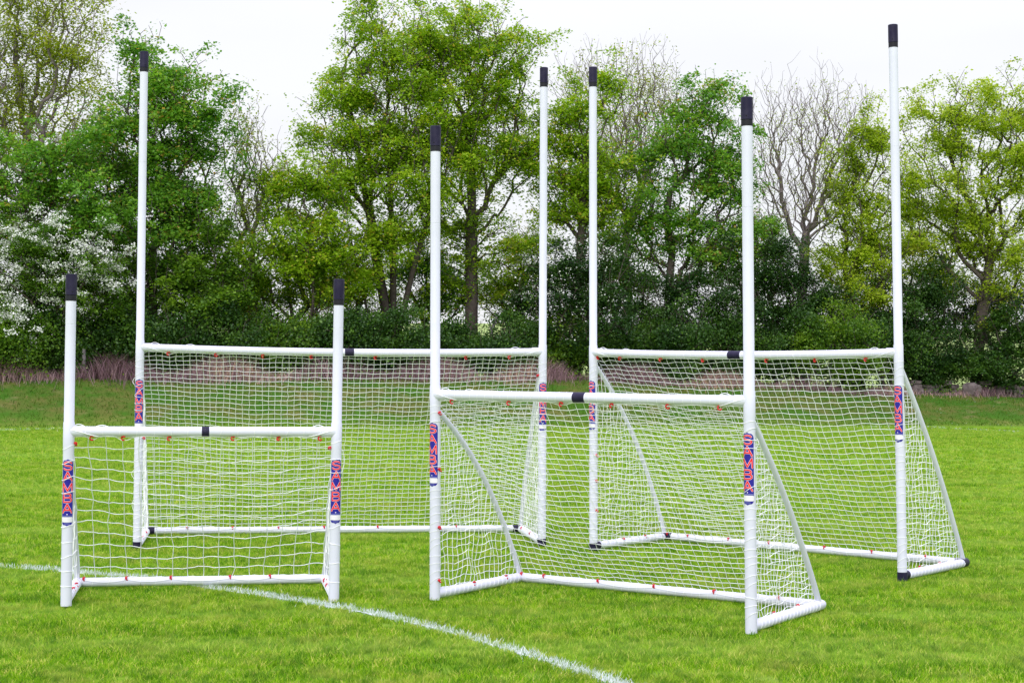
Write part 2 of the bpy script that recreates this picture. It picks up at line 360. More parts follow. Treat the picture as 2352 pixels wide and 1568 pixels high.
# ------------------------------------------------------------------ goals
def stroke_letter(ch):
    a = np.linspace
    def arc(cx, cy, rx, ry, a0, a1, n=12): return [(cx + rx * math.cos(R(q)), cy + ry * math.sin(R(q))) for q in a(a0, a1, n)]
    if ch == 'S': return [arc(.5, .72, .36, .22, 20, 270, 16) + arc(.5, .27, .38, .23, 90, -160, 16)]
    if ch == 'A': return [[(.08, .02), (.5, .97), (.92, .02)], [(.24, .34), (.76, .34)]]
    if ch == 'M': return [[(.06, .0), (.10, .95), (.5, .10), (.90, .95), (.94, .0)]]
    if ch == 'B': return [[(.5, .52), (.14, .52), (.14, .97), (.5, .97)] + arc(.55, .745, .27, .225, 90, -90, 9) + [(.5, .52)],
                          [(.14, .52), (.14, .03), (.55, .03)] + arc(.58, .275, .32, .245, -90, 90, 9) + [(.14, .52)]]
def sticker(parent, r, ztop, lean, x0):
    """vertical name sticker bent round the front (-y) of a post; s is arc length, z height"""
    mb = MB(); lay = [0]
    def bend(P, dr):
        P = np.asarray(P, float); th = P[:, 0] / r
        return np.column_stack([x0 + lean * P[:, 1] + (r + dr) * np.sin(th), -(r + dr) * np.cos(th), P[:, 1]])
    def grid(s0, s1, z0, z1, dr, mat, nz_=2, half=None):
        ns = 17; zz = np.linspace(z0, z1, nz_); Pn, fs = [], []
        for z in zz:
            f = half(z) if half else 1
            for s_ in np.linspace(s0 * f, s1 * f, ns): Pn.append((s_, z))
        for j in range(nz_ - 1):
            for i in range(ns - 1): b = j * ns + i; fs.append([b, b + 1, b + ns + 1, b + ns])
        mb.add(bend(Pn, dr), fs, mat)
    def stroke(pts, wd, dr, mat):
        pts = [np.array(p) for p in pts]
        for a, b in zip(pts[:-1], pts[1:]):
            d = b - a; ln = np.linalg.norm(d)
            if ln < 1e-6: continue
            d /= ln; n = np.array([-d[1], d[0]]) * wd / 2; lay[0] += 1; e = dr + (lay[0] % 60) * 6e-6
            k = max(2, int(ln / .006) + 1); P1 = []
            for t in np.linspace(0, 1, k): P1 += [a + (b - a) * t - n, a + (b - a) * t + n]
            mb.add(bend(P1, e), [[2 * i, 2 * i + 2, 2 * i + 3, 2 * i + 1] for i in range(k - 1)], mat)
        for p in pts:
            lay[0] += 1; e = dr + (lay[0] % 60) * 6e-6
            mb.add(bend([p + wd / 2 * np.array([math.cos(t), math.sin(t)]) for t in np.arange(10) * .6283], e), [list(range(10))], mat)
    H_, w2 = .455, r * R(66)
    zb = ztop - H_
    rc = w2 * .85
    half = lambda z: (math.sqrt(max(0, 1 - ((z - (ztop - rc)) / rc) ** 2)) * .999 + .001 if z > ztop - rc else (math.sqrt(max(0, 1 - (((zb + rc) - z) / rc) ** 2)) * .999 + .001 if z < zb + rc else 1))
    grid(-w2, w2, zb, ztop, .0006, 0, 60, half)
    lh, lw = .0605, .072
    for i, ch in enumerate('SAMBA'):
        z0 = ztop - .0135 - (i + 1) * .0725 + .0105
        for wd, dr, mat in ((.0130, .0011, 2), (.0092, .0017, 1)):
            for st in stroke_letter(ch): stroke([((px - .5) * lw, z0 + py * lh) for px, py in st], wd, dr, mat)
    stroke([(0, ztop - .375), (.0001, ztop - .375)], .008, .0023, 2)
    grid(-w2 * .98, w2 * .98, ztop - .384, ztop - .387, .0012, 3)
    pl = lambda z: 1 - .12 * abs((z - (ztop - .411)) / .018) ** 4
    grid(-w2 * .97, w2 * .97, ztop - .429, ztop - .393, .0016, 2, 9, pl)
    for q in (.4335, .4375, .4415): grid(-w2 * .45, w2 * .45, ztop - q - .0012, ztop - q, .0013, 3)
    return mb.build('name_sticker', [M_SBLUE, M_SRED, M_SWHITE, M_SLIGHT], parent)

def make_goal(name, label, spec, du, dv, cord, black, clips, tape, st_top, sag, seed):
    rg = np.random.default_rng(seed)
    gx, gy, yaw, W, H, T, D, l1, l2 = spec
    root = empty(name, (gx, gy, 0), yaw)
    tag(root, label, 'goal', 'white plastic goals with uprights')
    rl, ru, rb = .0372, .0350, .0345
    zc = H - rb
    PX = lambda side, z: (l1 * z if side == 0 else W + l2 * z)
    for side in (0, 1):
        l = (l1, l2)[side]; sx = 1 if side == 0 else -1
        p = lambda z: (PX(side, z), 0, z)
        mb = MB()
        mb.tube([p(-.01 if not black else .05), p(zc - .11), p(zc - .10), p(zc + .06), p(zc + .066), p((H + T) * .55), p((H + T) * .55 + .002), p((H + T) * .55 + .004), p(T - .01)],
                [rl, rl, rl + .001, rl + .001, ru, ru, ru - .0015, ru, ru], 36)
        # socket that takes the crossbar
        mb.tube([(PX(side, zc), 0, zc), (PX(side, zc) + sx * .10, 0, zc), (PX(side, zc) + sx * .104, 0, zc)], [rb + .003, rb + .003, rb], 32)
        post = mb.build('post', M_PIPE, root)
        mb = MB(); mb.sleeve(p(T - .145), p(T), ru + .0035); mb.sleeve(p(T - .185), p(T - .1435), ru + .0022, mat=1)
        mb.sleeve(p(T - .149), p(T - .143), ru + .001)
        q = p(T - .12); mb.sleeve((q[0] + .012, q[1] - ru - .001, q[2]), (q[0] + .012, q[1] - ru - .006, q[2]), .004, 10, 1, .001)
        mb.build('end_cap', [M_BLACK, M_SEAM], post)
        sticker(post, rl, st_top, l, 0 if side == 0 else W)
        if black:
            mb = MB(); mb.sleeve(p(-.012), p(.062), rl + .003)
            mb.tube([(PX(side, 0), 0, .033), (PX(side, 0), .075, .033), (PX(side, 0), .078, .033)], [rb + .002, rb + .002, rb - .002], 28)
            mb.build('foot_joint', M_BLACK, post)
        # side bar on the ground and curved brace
        x0 = PX(side, 0)
        mb = MB(); mb.tube([(x0, -.0 if black else .0, .033), (x0, D * .5, .031), (x0, D + .02, .034), (x0, D + .045, .034), (x0, D + .052, .034)], [rb, rb, rb, rb * .8, rb * .35], 28)
        sbar = mb.build('side_bar', M_PIPE, root)
        if black:
            mb = MB(); mb.tube([(x0, D - .055, .034), (x0, D - .052, .034), (x0, D + .03, .034), (x0, D + .052, .034), (x0, D + .056, .034)], [rb, rb + .0035, rb + .0035, rb * .85, rb * .3], 28)
            for ex in (0, 1): mb.tube([(x0, D, .034), (x0 + sx * .075, D, .034), (x0 + sx * .078, D, .034)], [rb + .003, rb + .003, rb], 28) if ex == 0 else None
            mb.build('corner_joint', M_BLACK, sbar)
        tt = np.linspace(0, 1, 18)[:, None]
        za = H - .14
        A_, B_, C_ = np.array([PX(side, za), .02, za]), np.array([x0, D * clips['bulge'][side], H * clips['bulge'][side]]), np.array([x0, D - .01, .04])
        mb = MB(); mb.tube((1 - tt) ** 2 * A_ + 2 * tt * (1 - tt) * B_ + tt ** 2 * C_, .0195, 20)
        mb.build('brace', M_PIPE, root)
    # crossbar and back bar with a slight sag
    bar = lambda t, dz=0: np.array([PX(0, zc) + (PX(1, zc) - PX(0, zc)) * t, 0, zc - sag * 4 * t * (1 - t) + dz])
    mb = MB(); mb.tube([bar(t) for t in np.linspace(.012, .988, 25)], rb, 32)
    cb = mb.build('crossbar', M_PIPE, root)
    mb = MB(); tw = tape[1] / W / 2; mb.sleeve(bar(tape[0] - tw), bar(tape[0] + tw), rb + .0025, 32); mb.build('coupling', M_BLACK, cb)
    back = lambda t: np.array([W * t, D, .033])
    mb = MB(); mb.tube([back(t) for t in np.linspace(.0, 1, 9)], rb - .001, 28); mb.build('back_bar', M_PIPE, root)

    # ---------------- net
    net = MB()
    cl_top, cl_bot = np.array(clips.get('top')), np.array(clips.get('bot'))
    bl0, bl1 = clips['bulge']
    prof = lambda s, f=0.: (2 * s * (1 - s) * D * (bl0 + (bl1 - bl0) * f) + s * s * D, (1 - s) ** 2 * (H - .075) + 2 * s * (1 - s) * H * (bl0 + (bl1 - bl0) * f) + s * s * .055)
    ph = rg.uniform(0, 6.28, 12)
    def wob(u, v, amp=1):
        a = .010 * np.sin(3.1 * u + 2.3 * v + ph[0]) + .008 * np.sin(7.3 * u - 4.1 * v + ph[1]) + .005 * np.sin(13 * u + 9 * v + ph[2])
        b = .012 * np.sin(2.7 * u - 3.3 * v + ph[3]) + .007 * np.sin(9.1 * u + 5.1 * v + ph[4]) + .004 * np.sin(17 * u - 11 * v + ph[5])
        c = .025 * np.sin(2.1 * u + 1.3 * v + ph[6]) + .012 * np.sin(6.1 * u - 5.1 * v + ph[7])
        return np.array([a, c, b]) * amp * .55
    def scallop(u, cl):
        """0 at a clip, 1 half way between two clips"""
        c = np.concatenate([[0.], cl * W, [W]]); i = min(max(np.searchsorted(c, u) - 1, 0), len(c) - 2)
        f = (u - c[i]) / (c[i + 1] - c[i] + 1e-9); return 4 * f * (1 - f)
    Ln = math.hypot(D, H) * 1.04
    nu, nv = int(round((W - .04) / du)), int(round(Ln / dv))
    def bp(u, s):
        y1, z1 = prof(s, u / W); y2, z2 = s * D, (H - .075) * (1 - s) + .055 * s
        e = min(u, W - u); q = min(1, e / (.30 * W)); q = q * q * (3 - 2 * q)
        sg = math.sin(math.pi * s)
        y = y1 + (y2 - y1) * q * .75 - .06 * sg * q * math.sin(u * 1.7 + ph[8]) ; z = z1 + (z2 - z1) * q * .75 - .02 * sg * q
        xl = l1 * z1 + u * (1 + (l2 - l1) * z1 / W)
        P = np.array([xl, y, z]) + wob(u, s * Ln, sg * min(1, e / .15 + .25))
        P[2] += -.022 * (1 - scallop(u, cl_top)) * math.exp(-s * 26) + .012 * scallop(u, cl_top) * math.exp(-s * 26)
        P[2] += .010 * scallop(u, cl_bot) * math.exp(-(1 - s) * 22)
        # rows crowd a little towards the clips
        return P
    sub = 3 if du > .09 else 1
    G = np.zeros((nu * sub + 1, nv * sub + 1, 3))
    jn = rg.normal(0, 1, (nu + 1, nv + 1, 3)) * (.0028 if sub == 1 else .005)
    for i in range(nu * sub + 1):
        for j in range(nv * sub + 1):
            u = .02 + (W - .04) * i / (nu * sub); s = j / (nv * sub)
            G[i, j] = bp(u, s)
            ci, cj = i // sub, j // sub
            if sub == 1 or (i % sub == 0 and j % sub == 0): G[i, j] += jn[ci, cj]
            else:
                fi, fj = i / sub - ci, j / sub - cj; ci2, cj2 = min(ci + 1, nu), min(cj + 1, nv)
                G[i, j] += (jn[ci, cj] * (1 - fi) + jn[ci2, cj] * fi) * (1 - fj) + (jn[ci, cj2] * (1 - fi) + jn[ci2, cj2] * fi) * fj
                if j % sub == 0: G[i, j, 2] += .006 * math.sin(i * 1.1 + j * .7 + ph[9])
    G[:, :, 2] = np.maximum(G[:, :, 2], .045)
    for i in range(0, nu * sub + 1, sub): net.tube(G[i], cord, 4, False)
    for j in range(0, nv * sub + 1, sub): net.tube(G[:, j], cord, 4, False)
    # side panels
    sz = np.linspace(0, 1, 400)
    for side in (0, 1):
        py_, pz_ = prof(sz, side)
        zs = np.arange(.07, H - .12, dv * .95); ys_ = np.arange(.05, D - .02, du * .85)
        inw = 1 if side == 0 else -1
        def sp(y, z):
            e = max(0, min(y, np.interp(z, pz_[::-1], py_[::-1]) - y)) ; k_ = min(1, e / .12)
            wv = wob(y * 1.6 + side * 3, z * 1.4) + np.array([.012 * math.sin(19 * y + 14 * z + ph[10]), .008 * math.sin(23 * z + 11 * y), .010 * math.sin(21 * y - 8 * z + ph[11])])
            return np.array([PX(side, z) + inw * .012, y, z]) + np.array([wv[1] * .8, wv[0], wv[2]]) * k_ + rg.normal(0, .003, 3) * (1 if k_ > .3 else .3)
        for z in zs:
            ye = np.interp(z, pz_[::-1], py_[::-1]); n = max(2, int(ye / (du * .85)) + 1)
            net.tube([sp(y, z) for y in np.linspace(.025, ye, n)] if n > 1 else [sp(.025, z), sp(ye, z)], cord, 3, False)
        for y in ys_:
            ze = np.interp(y, py_, pz_); n = max(2, int((ze - .06) / (dv * .95)) + 1)
            net.tube([sp(y, z) for z in np.linspace(.06, ze, n)], cord, 3, False)
    # net edge wound round posts and bars
    wr = cord * .9
    for side in (0, 1):
        z = .10 + rg.uniform(0, .03)
        while z < H - .10:
            if st_top - .44 < z < st_top - .02 and rg.random() < .55: z += .05; continue
            tl = rg.normal(0, .010) + .010; th = np.linspace(0, 2 * math.pi, 15)[:-1]
            rr = rl + wr * .6 + .0004
            if z < st_top + .01 and z > st_top - .46: rr += .0022
            net.tube([(PX(side, z) + rr * math.sin(t), -rr * math.cos(t), z + tl * math.sin(t) + .002 * math.sin(3 * t)) for t in th], wr, 4, False, closed=True)
            if rg.random() < .10:                                   # a slack loop standing off the outside of the post
                z2 = z + dv * rg.uniform(1.0, 1.7); o_ = rg.uniform(.008, .022); sx = -1 if side == 0 else 1
                net.tube([(PX(side, z) + sx * (rr + o_ * math.sin(math.pi * t)), .004 + .01 * t, z + (z2 - z) * t) for t in np.linspace(0, 1, 7)], wr, 3, False)
            z += max(dv, .06) * rg.uniform(.8, 1.15)
        # cord lashed diagonally at the joint
        net.tube([(PX(side, zc) + (1 if side == 0 else -1) * (.20 - .22 * t), -(rb + .002) * math.cos(1.2 - 1.9 * t) - .002, zc + (rb + .003) * math.sin(-1.2 + 2.3 * t) - .02 * t * t) for t in np.linspace(0, 1, 9)], wr * 1.2, 4, False)
        x0 = PX(side, 0)
        y = .09
        while y < D - .03:
            th = np.linspace(0, 2 * math.pi, 13)[:-1]; rr = rb + wr * .6
            net.tube([(x0 + rr * math.cos(t), y + .012 * math.sin(t), .034 + rr * math.sin(t)) for t in th], wr, 4, False, closed=True); y += du * .9
    for f_, z_r, y_, n_ in ((bar, None, 0, nu), (back, None, D, nu)):
        for i in range(1, n_):
            t0 = i / n_; c_ = f_(t0); rr = rb + wr * .55; th = np.linspace(0, 2 * math.pi, 13)[:-1]; tl = rg.normal(.006, .006)
            net.tube([(c_[0] + tl * math.sin(t), c_[1] + rr * math.cos(t), c_[2] + rr * math.sin(t)) for t in th], wr * .7, 3, False, closed=True)
    # scalloped selvedge: down to each clip, up over the front of the bar between clips
    def edge(f_, cl, front):
        pts = []
        for t in np.linspace(.02, .98, 150):
            c_ = f_(t); sc = scallop(t * W, cl); th = R(-88 + 26 * sc) if front else R(-20 + 0 * sc + 55 * (1 - sc))
            rr = rb + wr + .0012
            pts.append((c_[0], c_[1] - rr * math.cos(th), c_[2] + rr * math.sin(th)))
        net.tube(pts, cord * .8, 4, False)
    edge(bar, cl_top, True)
    def edge_b():
        pts = []
        for t in np.linspace(.03, .97, 150):
            c_ = back(t); sc = scallop(t * W, cl_bot); th = R(30 - 26 * sc); rr = rb + wr + .0012
            pts.append((c_[0], c_[1] - rr * math.cos(th), c_[2] + rr * math.sin(th)))
        net.tube(pts, cord * .8, 4, False)
    edge_b()
    # loose loops of slack over the crossbar ends
    for t0, hgt in ((.035, .018), (.12, .012), (.93, .016)):
        c_ = bar(t0); net.tube([(c_[0] + (q - .5) * .09, 0.005, c_[2] + rb + hgt * math.sin(math.pi * q) - .004) for q in np.linspace(0, 1, 9)], cord, 4, False)
    net.build('net', M_CORD, root)

    # ---------------- red clips
    def clip(c, axis_rot, tilt, size=.0115):
        mb = MB(); a0 = rg.uniform(-.5, .5)
        th = np.linspace(R(35), R(325), 13) + a0
        P = np.column_stack([size * np.cos(th), 0 * th, size * 1.25 * np.sin(th)])
        mb.tube(P, [.0048] * 12 + [.0056], 8); 
        P2 = P[:7] * .9 + [0, .009, 0]; mb.tube(P2, .0044, 8)
        o = mb.build('net_clip', M_RED, root); o.location = c; o.rotation_euler = (tilt, rg.uniform(-.4, .4), axis_rot)
    for t in cl_top: q = bar(t); clip((q[0], -.012, q[2] - rb - .012), R(rg.uniform(-35, 35)), R(rg.uniform(-20, 20)))
    for t in cl_bot: q = back(t); clip((q[0], D - rb * .72, q[2] + rb * .78), R(90 + rg.uniform(-20, 20)), R(rg.uniform(-10, 10)))
    for key, side in (('sl', 0), ('sr', 1)):
        for t in clips.get(key, []): clip((PX(side, 0) + (1 if side == 0 else -1) * rb * .7, D * t, .033 + rb * .75), R(rg.uniform(-20, 20)), R(rg.uniform(-20, 20)))
    for key, side in (('pl', 0), ('pr', 1)):
        for z in clips.get(key, []): clip((PX(side, z) + (1 if side == 0 else -1) * (rl + .008), -.006, z), R(rg.uniform(-30, 30)), R(60))
    return root

make_goal('small_goal', 'smallest, left foreground goal with short uprights and coarse wide-mesh net',
          (-3.0271, 10.8971, .1845, 1.8208, 1.2126, 2.2534, .8731, .0021, .0056), .112, .116, .0026, False,
          dict(bulge=(.56, .56), top=[.084, .198, .368, .606, .778, .936], bot=[.03, .198, .374, .611, .773], sl=[.35, .62], sr=[.35, .66], pl=[1.09], pr=[1.06]), (.503, .052), .99, 0, 3)
make_goal('large_goal', 'widest goal with tall uprights, behind the short left goal, facing the camera',
          (-3.3319, 14.2531, .1592, 3.6731, 1.8303, 4.4484, 1.2206, .001, -.0045), .060, .058, .0022, True,
          dict(bulge=(.57, .57), top=[.068, .183, .297, .416, .575, .803, .914], bot=[.107, .225, .345, .466, .611, .824, .958], sl=[.3, .62], sr=[.4, .8], pl=[.98], pr=[1.57]), (.51, .085), 1.51, .026, 4)
make_goal('medium_goal', 'middle foreground goal turned sideways, all white feet, fine net, nearest crossbar on the right',
          (-.5309, 11.3367, -.5738, 2.4381, 1.4789, 3.3618, 1.1353, -.0107, -.0163), .063, .057, .0022, False,
          dict(bulge=(.61, .535), top=[.063, .26, .433, .593, .766, .918], bot=[.01, .093, .287, .48, .677, .88], sl=[.406, .787], sr=[.36, .71], pl=[.125, .5, .91, 1.31]), (.492, .095), 1.248, .0, 5)
make_goal('tall_goal', 'rear right goal with tallest upright, black feet and black back corners',
          (.7589, 14.5227, -.6899, 3.0328, 1.8247, 4.404, 1.1663, -.0118, -.0241), .071, .062, .0022, True,
          dict(bulge=(.60, .53), top=[.02, .102, .248, .394, .604, .755, .907], bot=[.015, .091, .239, .383, .57, .723, .891], sl=[.372, .681], sr=[.318, .635], pl=[.35, .62, .85]), (.50, .125), 1.535, .022, 6)

# ------------------------------------------------------------------ trees
M_BARK = pmat('bark', (.10, .082, .070), .9, .1, bump=.6, noise=(7, .8, (.045, .038, .034)))
M_BARK2 = pmat('grey_bark', (.22, .185, .19), .9, .1, bump=.5, noise=(7, .7, (.12, .10, .10)))
def leafmat(nm, a, b, c, d=None, tr=.40):
    return ramp_mat(nm, [(0, a), (.5, b), (.85, c), (1, d or c)], .45, tr, 1.1, spec=.35)
LM = dict(
    sycamore=leafmat('sycamore_leaves', (.075, .215, .03), (.17, .36, .04), (.31, .50, .055), (.48, .30, .09)),
    beech=leafmat('beech_leaves', (.13, .26, .012), (.28, .44, .02), (.46, .58, .04), (.56, .42, .07)),
    olive=leafmat('olive_leaves', (.15, .20, .015), (.30, .38, .03), (.44, .52, .05), (.46, .38, .08)),
    lime=leafmat('lime_leaves', (.18, .28, .012), (.38, .50, .03), (.56, .66, .08), (.62, .60, .12)),
    mid=leafmat('mid_leaves', (.045, .115, .012), (.105, .22, .018), (.22, .36, .028)),
    dark=leafmat('dark_leaves', (.012, .042, .010), (.030, .085, .015), (.075, .16, .022), tr=.18),
    hedge=leafmat('hedge_leaves', (.016, .055, .009), (.042, .11, .014), (.105, .215, .022), tr=.22))
M_BLOSSOM = pmat('blossom', (.72, .74, .68), .7, .2)

def grow(base, lobes, ntips, rg, stems=1, fork=.25, tipr=.006, step=.45, wander=.10, spread=.3, trunk_r=None, rise=.3, rexp=.48, ragged=.2, curl=.35):
    """greedy branching: tips sampled in the crown lobes are joined, nearest first, to the growing skeleton"""
    base = np.array(base, float)
    vol = np.array([l[3] * l[4] * l[5] for l in lobes]); pr = vol / vol.sum()
    k = rg.choice(len(lobes), ntips, p=pr)
    d = rg.normal(0, 1, (ntips, 3)); d /= np.linalg.norm(d, axis=1)[:, None]; rr = rg.random(ntips) ** (1 / 2.3)
    Lb = np.array(lobes); tips = Lb[k, :3] + d * rr[:, None] * Lb[k, 3:6]
    far_ = rg.random(ntips) < ragged; ext = rg.uniform(1.08, 1.42, ntips)
    tips = np.where(far_[:, None], Lb[k, :3] + d * Lb[k, 3:6] * ext[:, None] + [0, 0, .15], tips)
    tips += rg.normal(0, .12, tips.shape)
    tips = tips[tips[:, 2] > base[2] + .3]
    cen = (Lb[:, :3] * pr[:, None]).sum(0); low = tips[:, 2].min(); hgt = tips[:, 2].max() - base[2]
    cap = 60000; P = np.zeros((cap, 3)); par = np.full(cap, -1); pl = np.zeros(cap); n = 0
    for s in range(stems):
        b = base + np.array([rg.uniform(-spread, spread), rg.uniform(-spread, spread), 0]) * (s > 0)
        top = cen * .55 + base * .45 + np.array([rg.uniform(-1, 1), rg.uniform(-1, 1), 0]) * spread * 3 * (stems > 1)
        top[2] = base[2] + hgt * (fork + .25 * rg.random()); m = max(3, int((top[2] - b[2]) / step)); prev = -1 if s == 0 else 0; off = np.zeros(3)
        for i in range(m + 1):
            t = i / m; off += rg.normal(0, .035, 3) * [1, 1, 0]
            q = b + (top - b) * np.array([t ** 1.3, t ** 1.3, t]) + off * t
            P[n] = q; par[n] = prev; pl[n] = 0 if prev < 0 else pl[prev] + np.linalg.norm(q - P[prev]); prev = n; n += 1
    order = np.argsort(np.linalg.norm(tips - [cen[0], cen[1], base[2] + hgt * fork], axis=1)); ends = []
    z0 = base[2] + hgt * fork * .45
    for ti in order:
        t = tips[ti]; dv_ = t - P[:n]; dist = np.linalg.norm(dv_, axis=1)
        cost = dist + .30 * pl[:n] + rise * np.maximum(0, np.hypot(dv_[:, 0], dv_[:, 1]) - dv_[:, 2]) + np.where(dv_[:, 2] < 0, .9 * -dv_[:, 2], 0) + np.where(P[:n, 2] < z0, 50, 0)
        j = int(np.argmin(cost)); m = max(1, int(dist[j] / step)); a = P[j].copy(); L_ = dist[j]
        dirp = (P[j] - P[par[j]]) if par[j] >= 0 else np.array([0, 0, 1.]); dirp = dirp / (np.linalg.norm(dirp) + 1e-9)
        c1 = a + (dirp * .5 + np.array([0, 0, .25])) * L_ * curl; prev = j
        for i in range(1, m + 1):
            s_ = i / m; q = (1 - s_) ** 2 * a + 2 * s_ * (1 - s_) * (c1 + (t - a) * .25) + s_ * s_ * t
            if i < m: q = q + rg.normal(0, wander * min(1, L_) * .5, 3)
            P[n] = q; par[n] = prev; pl[n] = pl[prev] + np.linalg.norm(q - P[prev]); prev = n; n += 1
        ends.append(prev)
        if n > cap - 200: break
    P, par = P[:n], par[:n]; cnt = np.zeros(n); cnt[ends] = 1
    for i in range(n - 1, -1, -1):
        if par[i] >= 0: cnt[par[i]] += cnt[i]
    cnt = np.maximum(cnt, 1); rad = tipr * cnt ** rexp
    if trunk_r: rad = np.where(rad > trunk_r, trunk_r + (rad - trunk_r) * .3, rad)
    return P, par, rad, np.array(ends)
def wood_mesh(name, P, par, rad, mat, parent):
    c = np.where(par >= 0)[0]; a, b = P[par[c]], P[c]; ra, rb_ = rad[par[c]], rad[c]; ra = np.minimum(ra, rb_ * 1.5 + .002)
    d = b - a; d /= np.linalg.norm(d, axis=1)[:, None] + 1e-9; up = np.where(np.abs(d[:, 2:3]) > .9, [[1., 0, 0]], [[0, 0, 1.]])
    u = np.cross(d, up); u /= np.linalg.norm(u, axis=1)[:, None] + 1e-9; v = np.cross(d, u); b = b + d * (rb_ * .3)[:, None]
    Vs, Fs, o = [], [], 0
    for thick in (True, False):
        k = (rb_ > .03) if thick else (rb_ <= .03); S = 8 if thick else 3
        if not k.any(): continue
        th = np.arange(S) * 2 * math.pi / S; ring = np.cos(th)[None, :, None] * u[k][:, None] + np.sin(th)[None, :, None] * v[k][:, None]
        A = a[k][:, None] + ring * ra[k][:, None, None]; B = b[k][:, None] + ring * rb_[k][:, None, None]
        m = k.sum(); Vs.append(np.concatenate([A, B], 1).reshape(-1, 3)); i = np.arange(S); j = (i + 1) % S
        q = np.stack([i, j, j + S, i + S], 1)[None] + (np.arange(m) * 2 * S)[:, None, None] + o
        Fs.append(q.reshape(-1, 4)); o += m * 2 * S
    return raw_mesh(name, np.concatenate(Vs), np.concatenate(Fs), mat, parent, smooth=True)
def leaf_arrays(C, size, rg, flat=.6, droop=0.):
    """one diamond leaf per centre; flat: how much the leaves lie level"""
    n = len(C); nrm = rg.normal(0, 1, (n, 3)); nrm /= np.linalg.norm(nrm, axis=1)[:, None]; nrm = nrm * (1 - flat) + np.array([0, 0, 1.]) * flat
    nrm += rg.normal(0, .15, (n, 3)); nrm /= np.linalg.norm(nrm, axis=1)[:, None]
    t = rg.normal(0, 1, (n, 3)); t -= nrm * (t * nrm).sum(1)[:, None]; t /= np.linalg.norm(t, axis=1)[:, None]; t[:, 2] -= droop; s = np.cross(nrm, t)
    L_ = (size * rg.uniform(.6, 1.25, n))[:, None]; W_ = L_ * rg.uniform(.28, .42, n)[:, None]
    V = np.stack([C - t * L_ * .5, C + s * W_ - t * L_ * .08, C + t * L_ * .5, C - s * W_ - t * L_ * .08], 1).reshape(-1, 3)
    return V, np.arange(n * 4).reshape(-1, 4)
def plant(name, label, cat, px, off, lobes_px, ntips, leaves, mat, size=.10, base_py=None, stems=1, fork=.25, seed=1, blossom=0, bark=None,
          spray=(.155, .06), depth=.85, tipr=.0062, group='trees and bushes along the top of the bank', trunk_r=None, spread=.3, flat=.6, bloss_z=None, wander=.05, inner=.0, rise=.3, rexp=.48, curl=.35):
    rg = np.random.default_rng(seed)
    x0, _ = at(px, 830, 48); Y = float(toe(x0)) + off; x0, _ = at(px, 830, Y)
    root = empty(name, (x0, Y, float(ground_z(x0, Y)) - .05)); tag(root, label, cat, group)
    o0 = np.array([x0, Y, float(ground_z(x0, Y)) - .05])
    k = Y * 1.0 / F; lobes = []
    for (a, b, rx, ry) in lobes_px:
        dy = rg.uniform(-.35, .35) * rx * k
        X, Z = at(a, b, Y + dy); lobes.append((X - o0[0], dy, Z - o0[2], rx * k, rx * k * depth, ry * k))
    P, par, rad, ends = grow((0, 0, 0), lobes, ntips, rg, stems, fork, tipr, wander=wander, trunk_r=trunk_r, spread=spread, rise=rise, rexp=rexp, curl=curl)
    wood_mesh('trunk', P, par, rad, bark or M_BARK, root)
    if leaves:
        sel = ends; par2 = par[sel]; par3 = par[par2]; par3 = np.where(par3 < 0, par2, par3); C = np.concatenate([P[sel] + (P[sel] - P[par2]) * .3, P[sel], (P[sel] + P[par2]) / 2, P[par2], (P[par2] + P[par3]) / 2])
        wt = np.tile(rg.gamma(.7, 1, len(sel)), 5)
        q_ = rg.uniform(0, 6.28, 6); bn = np.sin(5.6 * C[:, 2] + 1.6 * np.sin(1.5 * C[:, 0] + q_[0]) + 1.2 * np.sin(1.7 * C[:, 1] + q_[1]) + q_[2]) + .8 * np.sin(1.9 * C[:, 0] + q_[3]) * np.sin(2.1 * C[:, 2] + q_[4])   # boughs in layers
        wt *= np.clip(.68 + .62 * bn, .07, 2); cl = rg.choice(len(C), leaves, p=wt / wt.sum()); tilt = rg.normal(0, .25, (len(C), 2)); offs = rg.normal(0, 1, (leaves, 3)) * [spray[0] * 1.1, spray[0] * 1.1, spray[1] * .75]
        offs[:, 2] += offs[:, 0] * tilt[cl, 0] + offs[:, 1] * tilt[cl, 1] - .25 * np.hypot(offs[:, 0], offs[:, 1]) ** 2 / spray[0]
        Cc = C[cl] + offs; Cc[:, 2] = np.maximum(Cc[:, 2], .12)
        V, Fq = leaf_arrays(Cc, size, rg, flat)
        ct = np.tile(rg.normal(0, .17, len(sel)), 5); tint = np.clip(.42 + ct[cl] + rg.normal(0, .13, leaves), 0, 1)
        tint[rg.random(leaves) < .035] = 1.0
        raw_mesh('crown', V, Fq, mat, root, attrs={'tint': ('FACE', tint)})
    if blossom:
        E_ = P[ends]; cand = E_[(E_[:, 1] < .6)] if len(E_) else E_
        if bloss_z: cand = cand[(cand[:, 2] > bloss_z[0]) & (cand[:, 2] < bloss_z[1])]
        cand = cand[rg.choice(len(cand), max(1, int(len(cand) * .45)), replace=False)]
        cl = rg.choice(len(cand), blossom); Cc = cand[cl] + rg.normal(0, 1, (blossom, 3)) * [.11, .09, .05] + [0, -.28, .08]
        V, Fq = leaf_arrays(Cc, .062, rg, .4); raw_mesh('blossom', V, Fq, M_BLOSSOM, root)
    return root

